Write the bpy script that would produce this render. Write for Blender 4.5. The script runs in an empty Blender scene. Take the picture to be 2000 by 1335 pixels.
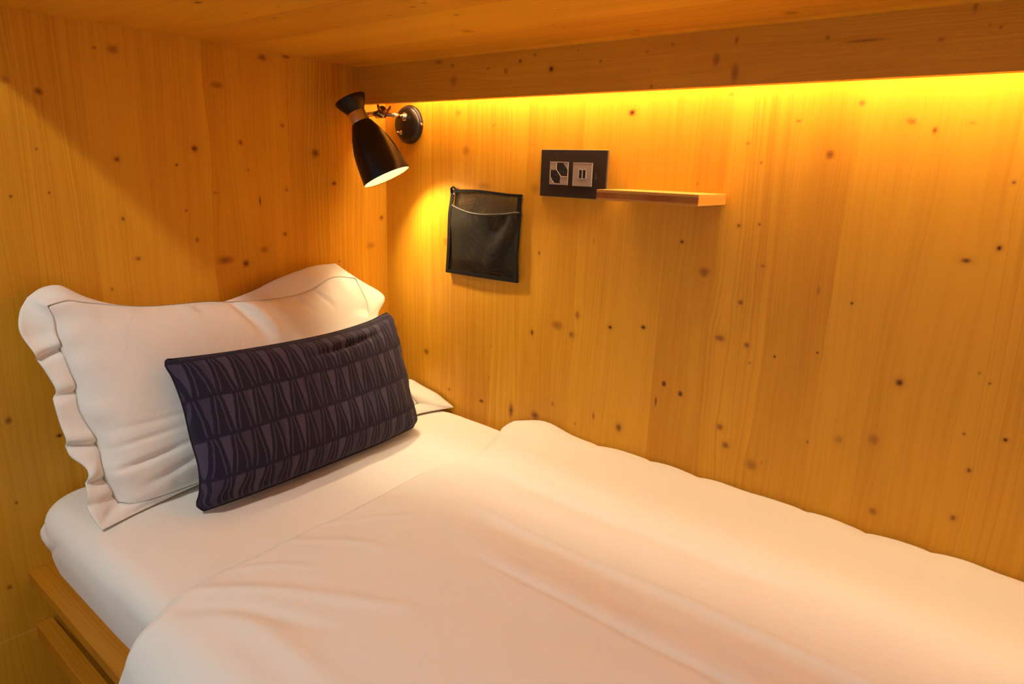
import bpy, bmesh, math
import numpy as np
from mathutils import Vector, Matrix

scene = bpy.context.scene
COL = scene.collection

# ------------------------------------------------------------------ camera
cam_data = bpy.data.cameras.new('camera')
cam_data.sensor_width = 36.0
cam_data.lens = 1287.79 / 2000 * 36.0
cam_data.clip_start = 0.02
cam = bpy.data.objects.new('camera', cam_data)
COL.objects.link(cam)
RX = Vector((0.77744331, 0.62810377, 0.03267341))
DN = Vector((0.18418474, -0.17769027, -0.96669651))
FW = Vector((-0.60137998, 0.75756968, -0.25383124))
cam.matrix_world = Matrix(((RX.x, -DN.x, -FW.x, 1.457374),
                           (RX.y, -DN.y, -FW.y, -1.249593),
                           (RX.z, -DN.z, -FW.z, 1.264209),
                           (0, 0, 0, 1)))
scene.camera = cam

# ------------------------------------------------------------------ view / world
scene.view_settings.view_transform = 'Standard'
scene.view_settings.look = 'None'
scene.view_settings.gamma = 1.0
scene.view_settings.use_curve_mapping = False
scene.view_settings.exposure = 0.0

world = bpy.data.worlds.new('world')
scene.world = world
world.use_nodes = True
bg = world.node_tree.nodes['Background']
bg.inputs[0].default_value = (0.78, 0.84, 1.0, 1)
bg.inputs[1].default_value = 0.36

# the ceiling lamp of the room outside the bunk
rl = bpy.data.lights.new('room_ceiling_lamp', 'AREA')
rl.shape = 'DISK'
rl.size = 0.13
rl.energy = 19.0
rl.color = (1.0, 0.92, 0.78)
rlo = bpy.data.objects.new('room_ceiling_lamp', rl)
COL.objects.link(rlo)
rlo.location = (0.7, -1.95, 2.6)
rlo.rotation_euler = (Vector((0.4, -0.6, 0.7)) - Vector((0.7, -1.95, 2.6))).to_track_quat('-Z', 'Y').to_euler()

LED_STRENGTH = 52.0
BULB_STRENGTH = 560.0
WARM = (1.0, 0.775, 0.46)

# ------------------------------------------------------------------ node helper
class NT:
    def __init__(self, name):
        self.m = bpy.data.materials.new(name)
        self.m.use_nodes = True
        self.t = self.m.node_tree
        self.n = self.t.nodes
        self.b = self.n['Principled BSDF']
        self.out = self.n['Material Output']
    def link(self, a, b):
        self.t.links.new(a, b)
    def setin(self, sock, v):
        if isinstance(v, bpy.types.NodeSocket):
            self.link(v, sock)
        elif v is not None:
            sock.default_value = v
    def math(self, op, a, b=None, c=None, clamp=False):
        x = self.n.new('ShaderNodeMath'); x.operation = op; x.use_clamp = clamp
        self.setin(x.inputs[0], a); self.setin(x.inputs[1], b)
        if c is not None: self.setin(x.inputs[2], c)
        return x.outputs[0]
    def smooth(self, v, a, b, lo=0.0, hi=1.0):
        x = self.n.new('ShaderNodeMapRange'); x.interpolation_type = 'SMOOTHSTEP'
        self.setin(x.inputs[0], v)
        x.inputs[1].default_value = a; x.inputs[2].default_value = b
        x.inputs[3].default_value = lo; x.inputs[4].default_value = hi
        return x.outputs[0]
    def attr(self, name):
        x = self.n.new('ShaderNodeAttribute'); x.attribute_name = name
        return x
    def sep(self, v):
        x = self.n.new('ShaderNodeSeparateXYZ'); self.link(v, x.inputs[0])
        return x.outputs
    def comb(self, a, b, c=0.0):
        x = self.n.new('ShaderNodeCombineXYZ')
        self.setin(x.inputs[0], a); self.setin(x.inputs[1], b); self.setin(x.inputs[2], c)
        return x.outputs[0]
    def noise(self, vec, scale=1.0, detail=2.0, rough=0.5, dist=0.0):
        x = self.n.new('ShaderNodeTexNoise'); self.link(vec, x.inputs['Vector'])
        x.inputs['Scale'].default_value = scale; x.inputs['Detail'].default_value = detail
        x.inputs['Roughness'].default_value = rough; x.inputs['Distortion'].default_value = dist
        return x.outputs[0]
    def mix(self, f, a, b, mode='MIX'):
        x = self.n.new('ShaderNodeMix'); x.data_type = 'RGBA'; x.blend_type = mode
        self.setin(x.inputs[0], f); self.setin(x.inputs[6], a); self.setin(x.inputs[7], b)
        return x.outputs[2]
    def bump(self, h, strength=0.2, dist=0.001):
        x = self.n.new('ShaderNodeBump'); x.inputs['Strength'].default_value = strength
        x.inputs['Distance'].default_value = dist
        self.link(h, x.inputs['Height']); self.link(x.outputs[0], self.b.inputs['Normal'])
        return x
    def co(self, which='Object'):
        x = self.n.new('ShaderNodeTexCoord')
        return x.outputs[which]

def simple(name, col, rough=0.5, metal=0.0, spec=0.5, bump=0.0, bscale=400.0):
    k = NT(name)
    k.b.inputs['Base Color'].default_value = (*col, 1)
    k.b.inputs['Roughness'].default_value = rough
    k.b.inputs['Metallic'].default_value = metal
    k.b.inputs['Specular IOR Level'].default_value = spec
    if bump:
        k.bump(k.noise(k.co(), bscale, 3), bump, 0.0004)
    return k.m

# ------------------------------------------------------------------ wood
WOOD_LIGHT = (0.83, 0.430, 0.028, 1)
WOOD_DARK = (0.59, 0.242, 0.009, 1)
WOOD_KNOT = (0.24, 0.060, 0.006, 1)

def wood_material(name, attr=True, axis_u='X', axis_v='Z', seed=0.0, tone=(1, 1, 1), rough=0.42, panel=9.0, seam=None):
    """u runs across the fibres, v along them"""
    k = NT(name)
    if attr:
        g = k.sep(k.attr('grain').outputs['Vector'])       # u (warped), v, knot mask
        kn = k.sep(k.attr('knot').outputs['Vector'])       # local knot coordinates, darkness
        gu, gv, mask = g[0], g[1], g[2]
    else:
        p = k.sep(k.co('Object'))
        ix = {'X': 0, 'Y': 1, 'Z': 2}
        gu, gv = p[ix[axis_u]], p[ix[axis_v]]
    gu = k.math('ADD', gu, seed)
    # lamellae glued side by side
    vor = k.n.new('ShaderNodeTexVoronoi'); vor.voronoi_dimensions = '1D'; vor.feature = 'F1'
    k.setin(vor.inputs['W'], gu); vor.inputs['Scale'].default_value = panel; vor.inputs['Randomness'].default_value = 0.75
    lam = k.sep(vor.outputs['Color'])
    vor2 = k.n.new('ShaderNodeTexVoronoi'); vor2.voronoi_dimensions = '1D'; vor2.feature = 'DISTANCE_TO_EDGE'
    k.setin(vor2.inputs['W'], gu); vor2.inputs['Scale'].default_value = panel; vor2.inputs['Randomness'].default_value = 0.75
    seamline = k.smooth(vor2.outputs['Distance'], 0.0, 0.008, 1.0, 0.0)
    # slow wandering of the fibres, different in every lamella
    off = k.math('MULTIPLY', lam[0], 13.0)
    wv = k.comb(k.math('MULTIPLY', gu, 4.0), k.math('MULTIPLY', gv, 0.9), off)
    wander = k.math('MULTIPLY', k.math('SUBTRACT', k.noise(wv, 1.0, 2.0), 0.5), 0.085)
    u2 = k.math('ADD', gu, wander)
    # annual rings
    ringv = k.comb(k.math('MULTIPLY', u2, 210.0), k.math('MULTIPLY', gv, 0.8), off)
    rings = k.noise(ringv, 1.0, 1.5, 0.6)
    rings = k.smooth(rings, 0.40, 0.66)
    fine = k.noise(k.comb(k.math('MULTIPLY', u2, 420.0), k.math('MULTIPLY', gv, 5.0), off), 1.0, 3.0, 0.6)
    fine = k.smooth(fine, 0.3, 0.75)
    broad = k.noise(k.comb(k.math('MULTIPLY', gu, 14.0), k.math('MULTIPLY', gv, 2.4), off), 1.0, 3.0)
    broad = k.smooth(broad, 0.3, 0.72)
    f = k.math('MULTIPLY', rings, k.smooth(lam[1], 0.2, 0.9, 0.14, 0.40))
    f = k.math('ADD', f, k.math('MULTIPLY', fine, 0.17))
    f = k.math('ADD', f, k.math('MULTIPLY', broad, 0.34))
    f = k.math('ADD', f, k.smooth(lam[2], 0.0, 1.0, -0.16, 0.22), clamp=True)
    col = k.mix(f, WOOD_LIGHT, WOOD_DARK)
    col = k.mix(k.math('MULTIPLY', seamline, 0.25), col, WOOD_DARK)
    if attr:
        ku = kn[0]; kv = kn[1]; kd = kn[2]
        wob = k.math('MULTIPLY', k.math('SUBTRACT', k.noise(k.comb(k.math('MULTIPLY', gu, 160.0), k.math('MULTIPLY', gv, 160.0)), 1.0, 2.0), 0.5), 0.55)
        r = k.math('SQRT', k.math('ADD', k.math('MULTIPLY', ku, ku), k.math('MULTIPLY', kv, kv)))
        r = k.math('ADD', r, wob)
        core = k.math('MULTIPLY', k.smooth(r, 0.45, 1.15, 1.0, 0.0), mask)
        pit = k.math('MULTIPLY', k.math('MULTIPLY', k.smooth(r, 0.15, 0.75, 1.0, 0.0), mask), k.smooth(kd, 0.45, 0.95, 0.15, 0.9))
        pale = k.math('MULTIPLY', k.math('MULTIPLY', k.smooth(k.math('ABSOLUTE', k.math('SUBTRACT', r, 1.55)), 0.0, 0.45, 0.45, 0.0), mask), kd)
        halo = k.math('MULTIPLY', k.smooth(r, 0.8, 2.6, 1.0, 0.0), mask)
        kr = k.math('ADD', k.math('MULTIPLY', k.math('SINE', k.math('MULTIPLY', r, 11.0)), 0.16), 0.84)
        core = k.math('MULTIPLY', k.math('MULTIPLY', core, kd), kr)
        halo = k.math('MULTIPLY', k.math('MULTIPLY', halo, kd), 0.42)
        col = k.mix(halo, col, (0.47, 0.15, 0.012, 1))
        col = k.mix(pale, col, WOOD_LIGHT)
        col = k.mix(core, col, WOOD_KNOT)
        col = k.mix(pit, col, (0.035, 0.010, 0.003, 1))
    if seam is not None:
        z = k.sep(k.co('Object'))[2]
        d = k.math('ABSOLUTE', k.math('SUBTRACT', z, seam))
        col = k.mix(k.smooth(d, 0.0008, 0.0022, 0.28, 0.0), col, (0.9, 0.6, 0.25, 1))
    col = k.mix(1.0, col, (*tone, 1), 'MULTIPLY')
    k.link(col, k.b.inputs['Base Color'])
    k.b.inputs['Roughness'].default_value = rough
    k.b.inputs['Specular IOR Level'].default_value = 0.3
    k.bump(k.math('ADD', rings, fine), 0.10, 0.0006)
    return k.m

KN_BACK = [(0.7569,1.3824,0.0082,0.0069,0.9),(0.2718,1.3922,0.0104,0.0084,0.35),(0.2994,1.3038,0.0121,0.011,0.4),(1.1814,1.3872,0.0054,0.0048,0.5),(1.0848,1.3608,0.0043,0.0017,0.6),(1.1443,1.3053,0.0073,0.0084,0.6),(1.2588,1.358,0.0085,0.0062,0.55),(1.2671,1.3639,0.0035,0.0031,0.7),(1.2911,1.3438,0.0041,0.0061,0.65),(1.4046,1.269,0.003,0.0029,0.6),(1.4044,1.1717,0.0038,0.0046,0.95),(1.3661,1.1484,0.0079,0.0047,0.7),(1.1589,1.0716,0.0042,0.0082,0.3),(1.2153,1.0578,0.0024,0.0027,0.9),(1.0994,0.9378,0.0028,0.0029,0.9),(1.1727,0.96,0.0021,0.0023,0.8),(1.3084,0.9346,0.0067,0.0071,0.85),(1.4298,0.9616,0.0019,0.0024,0.7),(1.414,0.9748,0.0019,0.0033,0.35),(1.4116,0.8709,0.0027,0.0026,0.6),(1.4656,0.8764,0.0037,0.0033,0.98),(1.4285,0.8121,0.0033,0.0043,0.7),(1.1792,0.7879,0.0026,0.003,0.6),(1.2309,0.8079,0.0075,0.0086,0.3),(1.2855,0.824,0.0101,0.0111,0.35),(1.3053,0.6913,0.0071,0.0077,0.5),(1.4215,0.7226,0.0048,0.0054,0.6),(1.1924,0.6381,0.0036,0.0031,0.7),(0.8911,1.134,0.0044,0.004,0.75),(0.9442,1.0795,0.0115,0.01,0.55),(1.0018,1.1744,0.0039,0.0038,0.65),(1.0396,1.1797,0.0028,0.0028,0.6),(1.0555,1.1045,0.0047,0.0038,0.45),(1.023,1.0306,0.0049,0.0049,0.65),(0.9903,0.9534,0.0113,0.0072,0.55),(1.045,0.9497,0.0058,0.006,0.6),(1.0544,0.9162,0.0049,0.003,0.35),(0.7414,0.9318,0.0052,0.0046,0.9),(0.8223,0.9458,0.0054,0.005,0.92),(0.8819,0.8331,0.0058,0.0067,1.0),(0.92,0.82,0.0056,0.0066,1.0),(0.8666,0.7894,0.003,0.0126,0.7),(0.0316,0.8028,0.0089,0.0062,0.5),(0.1587,0.7595,0.0103,0.009,0.65),(0.2487,0.6686,0.0059,0.006,0.5),(0.3679,0.6648,0.009,0.0057,0.75),(0.4696,0.6648,0.0084,0.0207,0.7),(0.5466,0.6719,0.0126,0.0121,0.7),(0.5974,0.7155,0.0045,0.0052,0.5),(0.5264,0.881,0.0047,0.0076,0.8),(0.5991,0.9115,0.016,0.011,0.5),(0.6402,0.8967,0.0085,0.0073,0.6),(0.6536,0.9453,0.0069,0.0095,0.55),(0.7143,0.715,0.0034,0.0087,0.6),(0.6652,0.6823,0.0029,0.0026,0.5),(0.3927,0.7356,0.0035,0.0042,0.3),(0.3969,0.8222,0.0035,0.0041,0.3),(0.7819,0.7052,0.0078,0.0109,0.7),(1.0118,0.7715,0.0073,0.0076,0.6),(1.0278,0.7359,0.0072,0.0076,0.6),(1.0832,0.7101,0.0118,0.0117,0.4),(1.1106,0.7251,0.0038,0.0042,0.9),(0.2327,1.0731,0.0112,0.012,0.35),(0.5377,1.0754,0.003,0.0048,0.8),(0.3608,1.2211,0.0233,0.0098,0.25),(0.389,1.3623,0.0048,0.0046,0.3),(0.518,1.2218,0.0148,0.0138,0.22),(1.0008,1.323,0.0038,0.0027,0.4),(1.0289,1.2896,0.0028,0.0027,0.45),(0.9111,1.2475,0.0031,0.0039,0.4),(0.9598,1.4093,0.0058,0.0036,0.3),(1.3387,1.3537,0.0078,0.0044,0.15),(0.6854,1.1172,0.0039,0.0056,0.1)]
KN_LEFT = [(-0.8064,1.371,0.0072,0.007,0.7),(-0.8555,1.3843,0.0089,0.0059,0.4),(-0.7058,1.4584,0.0053,0.0045,0.7),(-0.6737,1.4604,0.011,0.0083,0.5),(-0.4715,1.4183,0.0139,0.0073,0.5),(-0.8225,1.2705,0.0024,0.0027,0.6),(-0.8121,1.1932,0.0025,0.0028,0.7),(-0.8722,1.1873,0.003,0.0036,0.7),(-0.6885,1.257,0.0056,0.0059,0.7),(-0.5322,1.2837,0.0078,0.0074,0.75),(-0.5729,1.2488,0.0032,0.0031,0.8),(-0.425,1.3017,0.0062,0.0067,0.6),(-0.3171,1.3453,0.0055,0.0046,0.55),(-0.4108,1.2414,0.0038,0.0034,0.4),(-0.3138,1.1974,0.0056,0.0049,0.45),(-0.3862,1.1717,0.0021,0.0118,0.8),(-0.6903,1.1409,0.0038,0.0051,0.65),(-0.5612,1.1538,0.0033,0.0033,0.6),(-0.5428,1.09,0.0045,0.0056,0.6),(-0.2278,1.2857,0.012,0.0111,0.65),(-0.1749,1.2126,0.008,0.0064,0.75),(-0.0198,1.1198,0.0074,0.0071,0.65),(-0.6696,1.0585,0.006,0.0053,0.6),(-0.4814,1.0395,0.0196,0.0105,0.6),(-0.4323,1.0281,0.009,0.0096,0.75),(-0.3246,1.0906,0.0057,0.0062,0.6),(-0.3834,1.0572,0.0121,0.0086,0.4),(-0.0599,1.0454,0.0162,0.0099,0.3),(-0.4929,1.1912,0.0071,0.0045,0.35),(-0.3588,1.4895,0.0115,0.0076,0.6),(-0.2981,1.499,0.0109,0.0045,0.6),(-0.9306,0.7747,0.0062,0.0079,0.65),(-0.8537,0.7211,0.006,0.0042,0.9),(-0.9402,0.608,0.0031,0.0042,0.6),(-0.9054,0.5408,0.0025,0.0033,0.7),(-0.9736,0.438,0.0047,0.0054,0.6),(-0.7259,1.0006,0.0028,0.0042,0.5),(-0.1664,1.0103,0.0033,0.0027,0.6),(-0.7977,0.9323,0.0018,0.0031,0.3)]
KN_TRIM = [(0.3372,1.4852,0.008,0.0054,0.7),(0.4441,1.4733,0.0044,0.0031,0.45),(0.495,1.4652,0.0057,0.0061,0.5),(0.5331,1.4825,0.0055,0.004,0.6),(0.5716,1.4917,0.004,0.0029,0.5),(0.6144,1.4617,0.0064,0.0058,0.95),(0.7307,1.4693,0.0034,0.0037,0.45),(0.8284,1.4787,0.0042,0.0026,0.3),(0.878,1.4869,0.004,0.0034,0.35),(0.6769,1.4925,0.0024,0.0019,0.3),(0.8429,1.4181,0.0031,0.0035,0.5),(0.3413,1.4531,0.0113,0.0131,0.3),(0.2951,1.4963,0.0149,0.0044,0.4),(0.9664,1.4762,0.0045,0.0041,0.75),(0.9941,1.4835,0.0044,0.0072,0.55),(1.004,1.4661,0.0026,0.0024,0.7),(0.9617,1.4567,0.0064,0.0115,0.5),(0.9973,1.433,0.0071,0.0146,0.5),(1.138,1.4744,0.0038,0.0044,0.65),(1.1919,1.467,0.0282,0.0018,0.5),(1.29,1.4607,0.005,0.0034,0.45),(1.3447,1.474,0.0017,0.0019,0.5),(1.3572,1.4697,0.0029,0.0026,0.65),(1.3242,1.4984,0.003,0.0072,0.45)]
KN_CEIL = [(0.6441,-0.3998,0.006,0.0047,0.7),(0.5705,-0.2917,0.0115,0.0141,0.45),(0.6206,-0.474,0.0074,0.0044,0.6),(0.6568,-0.4829,0.0072,0.0041,0.5),(0.8388,-0.1533,0.007,0.0065,0.5),(0.8181,-0.119,0.009,0.0058,0.5),(0.5721,-0.3412,0.013,0.0033,0.4),(1.0981,-0.1538,0.0117,0.0154,0.4),(1.1219,-0.177,0.0071,0.0048,0.4),(0.3404,-0.6734,0.0097,0.0059,0.85),(0.3471,-0.544,0.0047,0.0056,0.6),(0.4318,-0.5885,0.004,0.0039,0.5),(0.3852,-0.4409,0.0069,0.0073,0.3),(0.806,-0.3425,0.004,0.0034,0.3),(0.734,-0.2551,0.0053,0.0042,0.3),(0.7422,-0.2362,0.0053,0.0042,0.3),(0.4881,-0.5355,0.007,0.0038,0.3),(0.3402,-0.5923,0.0056,0.0043,0.3),(0.5427,-0.4539,0.0088,0.004,0.3)]


def grain_attributes(me, co, iu, iv, knots):
    """across/along-fibre coordinates, bent around the knots, plus coordinates local to the nearest knot"""
    u = co[:, iu].copy(); v = co[:, iv].copy()
    K = np.array(knots)
    du = u[:, None] - K[None, :, 0]; dv = v[:, None] - K[None, :, 1]
    ru = np.maximum(K[:, 2], .0025); rv = np.maximum(K[:, 3], .0025)
    nu = du / ru; nv = dv / rv
    rr = np.maximum(K[:, 2], .003)
    # fibres flow around the knot: squeeze u towards the knot centre
    w = (np.exp(-(dv / (rr * 5.5)) ** 2) * np.exp(-np.abs(du) / (rr * 3.0)) * np.sign(du) * rr * 0.85 * np.minimum(1, np.abs(du) / rr) * K[:, 4] ** .3)
    warp = -w.sum(1)
    d = np.sqrt(nu ** 2 + nv ** 2)
    j = d.argmin(1); a = np.arange(len(u))
    dm = d[a, j]
    mask = np.clip((3.6 - dm) / 1.0, 0, 1)
    d2 = np.partition(d, 1, axis=1)[:, 1]
    mask = mask * np.clip(((d2 - dm) * np.minimum(ru, rv)[j] / 0.005 - 1.6) / 1.2, 0, 1)
    g = np.stack([u + warp, v, mask], 1).astype(np.float32)
    kn = np.stack([nu[a, j], nv[a, j], K[j, 4]], 1).astype(np.float32)
    for nm, arr in (('grain', g), ('knot', kn)):
        at = me.attributes.new(nm, 'FLOAT_VECTOR', 'POINT')
        at.data.foreach_set('vector', arr.ravel())

# ------------------------------------------------------------------ mesh helpers
def finish(o, name, mat, parent=None, smooth=False):
    if mat is not None:
        for mm in (mat if isinstance(mat, (list, tuple)) else [mat]):
            o.data.materials.append(mm)
    COL.objects.link(o)
    if parent is not None: o.parent = parent
    if smooth:
        o.data.shade_smooth()
    return o

def obj_pd(name, verts, faces, mat=None, parent=None, smooth=True):
    me = bpy.data.meshes.new(name)
    me.from_pydata([tuple(map(float, v)) for v in verts], [], [tuple(map(int, f)) for f in faces])
    me.update()
    return finish(bpy.data.objects.new(name, me), name, mat, parent, smooth)

def obj_bm(name, bm, mat=None, parent=None, smooth=False):
    bmesh.ops.recalc_face_normals(bm, faces=bm.faces)
    me = bpy.data.meshes.new(name); bm.to_mesh(me); bm.free()
    return finish(bpy.data.objects.new(name, me), name, mat, parent, smooth)

def box_bm(bm, lo, hi, bev=0.0, seg=2):
    r = bmesh.ops.create_cube(bm, size=1.0)
    vs = r['verts']
    for v in vs:
        v.co = Vector([(lo[i] + hi[i]) / 2 + v.co[i] * (hi[i] - lo[i]) for i in range(3)])
    if bev:
        es = list({e for v in vs for e in v.link_edges})
        bmesh.ops.bevel(bm, geom=es, offset=bev, segments=seg, affect='EDGES', profile=0.5)

def box(name, lo, hi, mat, parent=None, bev=0.0, seg=2):
    bm = bmesh.new(); box_bm(bm, lo, hi, bev, seg)
    return obj_bm(name, bm, mat, parent)

def empty(name, loc):
    o = bpy.data.objects.new(name, None); COL.objects.link(o); o.location = loc
    o.empty_display_size = 0.05
    return o

def keep(o, parent):
    """parent o to an Empty while its vertices stay where they are written (world metres)"""
    o.parent = parent
    o.matrix_parent_inverse = Matrix.Translation(-Vector(parent.location))
    return o

def tag(o, label, cat, group=None):
    o['label'] = label; o['category'] = cat
    if group: o['group'] = group
    return o

def grid_faces(nu, nv, off=0, closed_u=False):
    i = np.arange(nu if closed_u else nu - 1)[:, None]; j = np.arange(nv - 1)[None, :]
    i2 = (i + 1) % nu
    a = i * nv + j; b = i2 * nv + j; c = i2 * nv + j + 1; d = i * nv + j + 1
    return (np.stack([a, b, c, d], -1).reshape(-1, 4) + off)

def frame_from(axis):
    a = Vector(axis).normalized()
    t = Vector((0, 0, 1)) if abs(a.z) < 0.9 else Vector((1, 0, 0))
    x = a.cross(t).normalized(); y = a.cross(x).normalized()
    return a, x, y

def lathe(name, base, axis, prof, mat, parent=None, n=64, closed=False, smooth=True):
    """prof: list of (distance along axis, radius)"""
    a, x, y = frame_from(axis); base = Vector(base)
    vs = []
    for (s, r) in prof:
        for k in range(n):
            t = 2 * math.pi * k / n
            vs.append(base + a * s + (x * math.cos(t) + y * math.sin(t)) * r)
    fs = []
    m = len(prof)
    for i in range(m if closed else m - 1):
        i2 = (i + 1) % m
        for k in range(n):
            k2 = (k + 1) % n
            fs.append((i * n + k, i * n + k2, i2 * n + k2, i2 * n + k))
    if not closed:
        if prof[0][1] > 1e-5: fs.append(tuple(range(n))[::-1])
        if prof[-1][1] > 1e-5: fs.append(tuple((m - 1) * n + k for k in range(n)))
    o = obj_pd(name, vs, fs, mat, None, smooth)
    bm = bmesh.new(); bm.from_mesh(o.data)
    bmesh.ops.remove_doubles(bm, verts=bm.verts, dist=1e-6)
    bmesh.ops.recalc_face_normals(bm, faces=bm.faces); bm.to_mesh(o.data); bm.free()
    if smooth:
        o.data.shade_smooth()
        sh = o.modifiers.new('edges', 'EDGE_SPLIT'); sh.split_angle = math.radians(38)
    if parent: keep(o, parent)
    return o

def tube_bm(bm, pts, r, n=12, radii=None):
    pts = [Vector(p) for p in pts]
    rings = []
    prev = None
    for i, p in enumerate(pts):
        t = (pts[min(i + 1, len(pts) - 1)] - pts[max(i - 1, 0)]).normalized()
        if prev is None:
            a, x, y = frame_from(t)
        else:
            x = (prev - t * prev.dot(t)).normalized(); y = t.cross(x)
        prev = x
        rr = radii[i] if radii else r
        rings.append([bm.verts.new(p + (x * math.cos(2 * math.pi * k / n) + y * math.sin(2 * math.pi * k / n)) * rr) for k in range(n)])
    for a, b in zip(rings[:-1], rings[1:]):
        for k in range(n):
            bm.faces.new((a[k], a[(k + 1) % n], b[(k + 1) % n], b[k]))
    bm.faces.new(rings[0][::-1]); bm.faces.new(rings[-1])

# smooth value noise for cloth
_rng = np.random.default_rng(7)
_lat = _rng.random((64, 64))
def vnoise(x, y):
    x = np.asarray(x, float); y = np.asarray(y, float)
    xi = np.floor(x).astype(int); yi = np.floor(y).astype(int)
    fx = x - xi; fy = y - yi
    fx = fx * fx * fx * (fx * (fx * 6 - 15) + 10); fy = fy * fy * fy * (fy * (fy * 6 - 15) + 10)
    L = lambda a, b: _lat[a % 64, b % 64]
    return ((L(xi, yi) * (1 - fx) + L(xi + 1, yi) * fx) * (1 - fy) + (L(xi, yi + 1) * (1 - fx) + L(xi + 1, yi + 1) * fx) * fy) * 2 - 1
def sst(x, a, b):
    t = np.clip((x - a) / (b - a), 0, 1); return t * t * (3 - 2 * t)
def catmull(P, n):
    """n points evenly spaced along a smooth curve through P"""
    P = np.array(P, float)
    Q = np.vstack([2 * P[0] - P[1], P, 2 * P[-1] - P[-2]])
    out = []
    for i in range(len(P) - 1):
        p0, p1, p2, p3 = Q[i:i + 4]
        t = np.linspace(0, 1, 24, endpoint=False)[:, None]
        out.append(0.5 * ((2 * p1) + (-p0 + p2) * t + (2 * p0 - 5 * p1 + 4 * p2 - p3) * t ** 2 + (-p0 + 3 * p1 - 3 * p2 + p3) * t ** 3))
    out = np.vstack(out + [P[-1:]])
    s = np.r_[0, np.cumsum(np.linalg.norm(np.diff(out, axis=0), axis=1))]
    q = np.linspace(0, s[-1], n)
    return np.stack([np.interp(q, s, out[:, k]) for k in range(3)], 1)

# ------------------------------------------------------------------ setting
def wood_panel(name, iu, iv, u0, u1, v0, v1, plane_axis, plane, back, knots, mat, step=0.005, grain_swap=False):
    """a solid board: dense front face at `plane`, plain sides and back at `back`"""
    nu = int((u1 - u0) / step) + 1; nv = int((v1 - v0) / step) + 1
    U, V = np.meshgrid(np.linspace(u0, u1, nu), np.linspace(v0, v1, nv), indexing='ij')
    co = np.zeros((nu * nv, 3)); co[:, iu] = U.ravel(); co[:, iv] = V.ravel(); co[:, plane_axis] = plane
    F = [tuple(f) for f in grid_faces(nu, nv)]
    # back corners and side faces (one n-gon each)
    n0 = nu * nv
    bc = np.zeros((4, 3))
    for k, (a, b) in enumerate(((u0, v0), (u1, v0), (u1, v1), (u0, v1))):
        bc[k, iu] = a; bc[k, iv] = b; bc[k, plane_axis] = back
    co = np.vstack([co, bc])
    e0 = [i * nv for i in range(nu)]; e1 = [(nu - 1) * nv + j for j in range(nv)]
    e2 = [i * nv + nv - 1 for i in range(nu)][::-1]; e3 = [j for j in range(nv)][::-1]
    for k, e in enumerate((e0, e1, e2, e3)):
        F.append(tuple(e) + (n0 + (k + 1) % 4, n0 + k))
    F.append((n0, n0 + 1, n0 + 2, n0 + 3))
    me = bpy.data.meshes.new(name)
    me.from_pydata(co.tolist(), [], F); me.update()
    if grain_swap:
        kk = [(b, a, rb, ra, d) for (a, b, ra, rb, d) in knots]
        grain_attributes(me, co, iv, iu, kk)
    else:
        grain_attributes(me, co, iu, iv, knots)
    bm = bmesh.new(); bm.from_mesh(me); bmesh.ops.recalc_face_normals(bm, faces=bm.faces); bm.to_mesh(me); bm.free()
    o = finish(bpy.data.objects.new(name, me), name, mat)
    o['kind'] = 'structure'
    return o

CEIL_Z = 1.503
X_END = 2.12
M_BACK = wood_material('pine_long_wall', seed=0.03)
M_LEFT = wood_material('pine_head_wall', seed=3.27, seam=0.326)
M_CEIL = wood_material('pine_ceiling', seed=7.1, panel=7.0)
M_TRIM = wood_material('pine_valance', seed=5.4, panel=3.0)

wood_panel('wall_back', 0, 2, 0.0, X_END, 0.0, CEIL_Z, 1, 0.0, 0.04, KN_BACK, M_BACK)
wood_panel('wall_left', 1, 2, -1.35, 0.0, 0.0, 2.3, 0, 0.0, -0.04, KN_LEFT, M_LEFT)
wood_panel('ceiling', 0, 1, 0.0, X_END, -0.965, 0.0, 2, CEIL_Z, CEIL_Z + 0.045, KN_CEIL, M_CEIL, grain_swap=True)
VAL_Y = -0.0897; VAL_Z = 1.413
wood_panel('trim_1', 0, 2, 0.0, X_END, VAL_Z, CEIL_Z, 1, VAL_Y, VAL_Y + 0.020, KN_TRIM, M_TRIM, step=0.004, grain_swap=True)
M_PLAIN = wood_material('pine_plain', attr=False, axis_u='Y', axis_v='Z', seed=2.0)
o = box('wall_right', (X_END, -1.0, 0.0), (X_END + 0.04, 0.04, CEIL_Z), M_PLAIN); o['kind'] = 'structure'
M_FLOOR = wood_material('oak_floor', attr=False, axis_u='Y', axis_v='X', seed=9.0, tone=(.55, .55, .8))
o = box('floor', (-0.04, -3.2, -0.05), (3.2, 0.04, 0.0), M_FLOOR); o['kind'] = 'structure'

# ------------------------------------------------------------------ LED strip behind the valance
def emit(name, col, s):
    k = NT(name)
    k.b.inputs['Base Color'].default_value = (0.8, 0.8, 0.8, 1)
    k.b.inputs['Emission Color'].default_value = (*col, 1)
    k.b.inputs['Emission Strength'].default_value = s
    return k.m
M_ALU = simple('aluminium', (0.6, 0.6, 0.6), 0.35, 1.0)
led = empty('led_strip', (1.1, -0.034, CEIL_Z))
tag(led, 'warm glowing light strip hidden above the long wall behind the pine board', 'light strip')
keep(box('channel', (0.10, -0.055, CEIL_Z - 0.007), (X_END - 0.03, -0.019, CEIL_Z - 0.0005), M_ALU), led)
keep(box('diffuser', (0.105, -0.050, CEIL_Z - 0.010), (X_END - 0.035, -0.026, CEIL_Z - 0.0072), emit('led_glow', WARM, LED_STRENGTH)), led)

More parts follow.
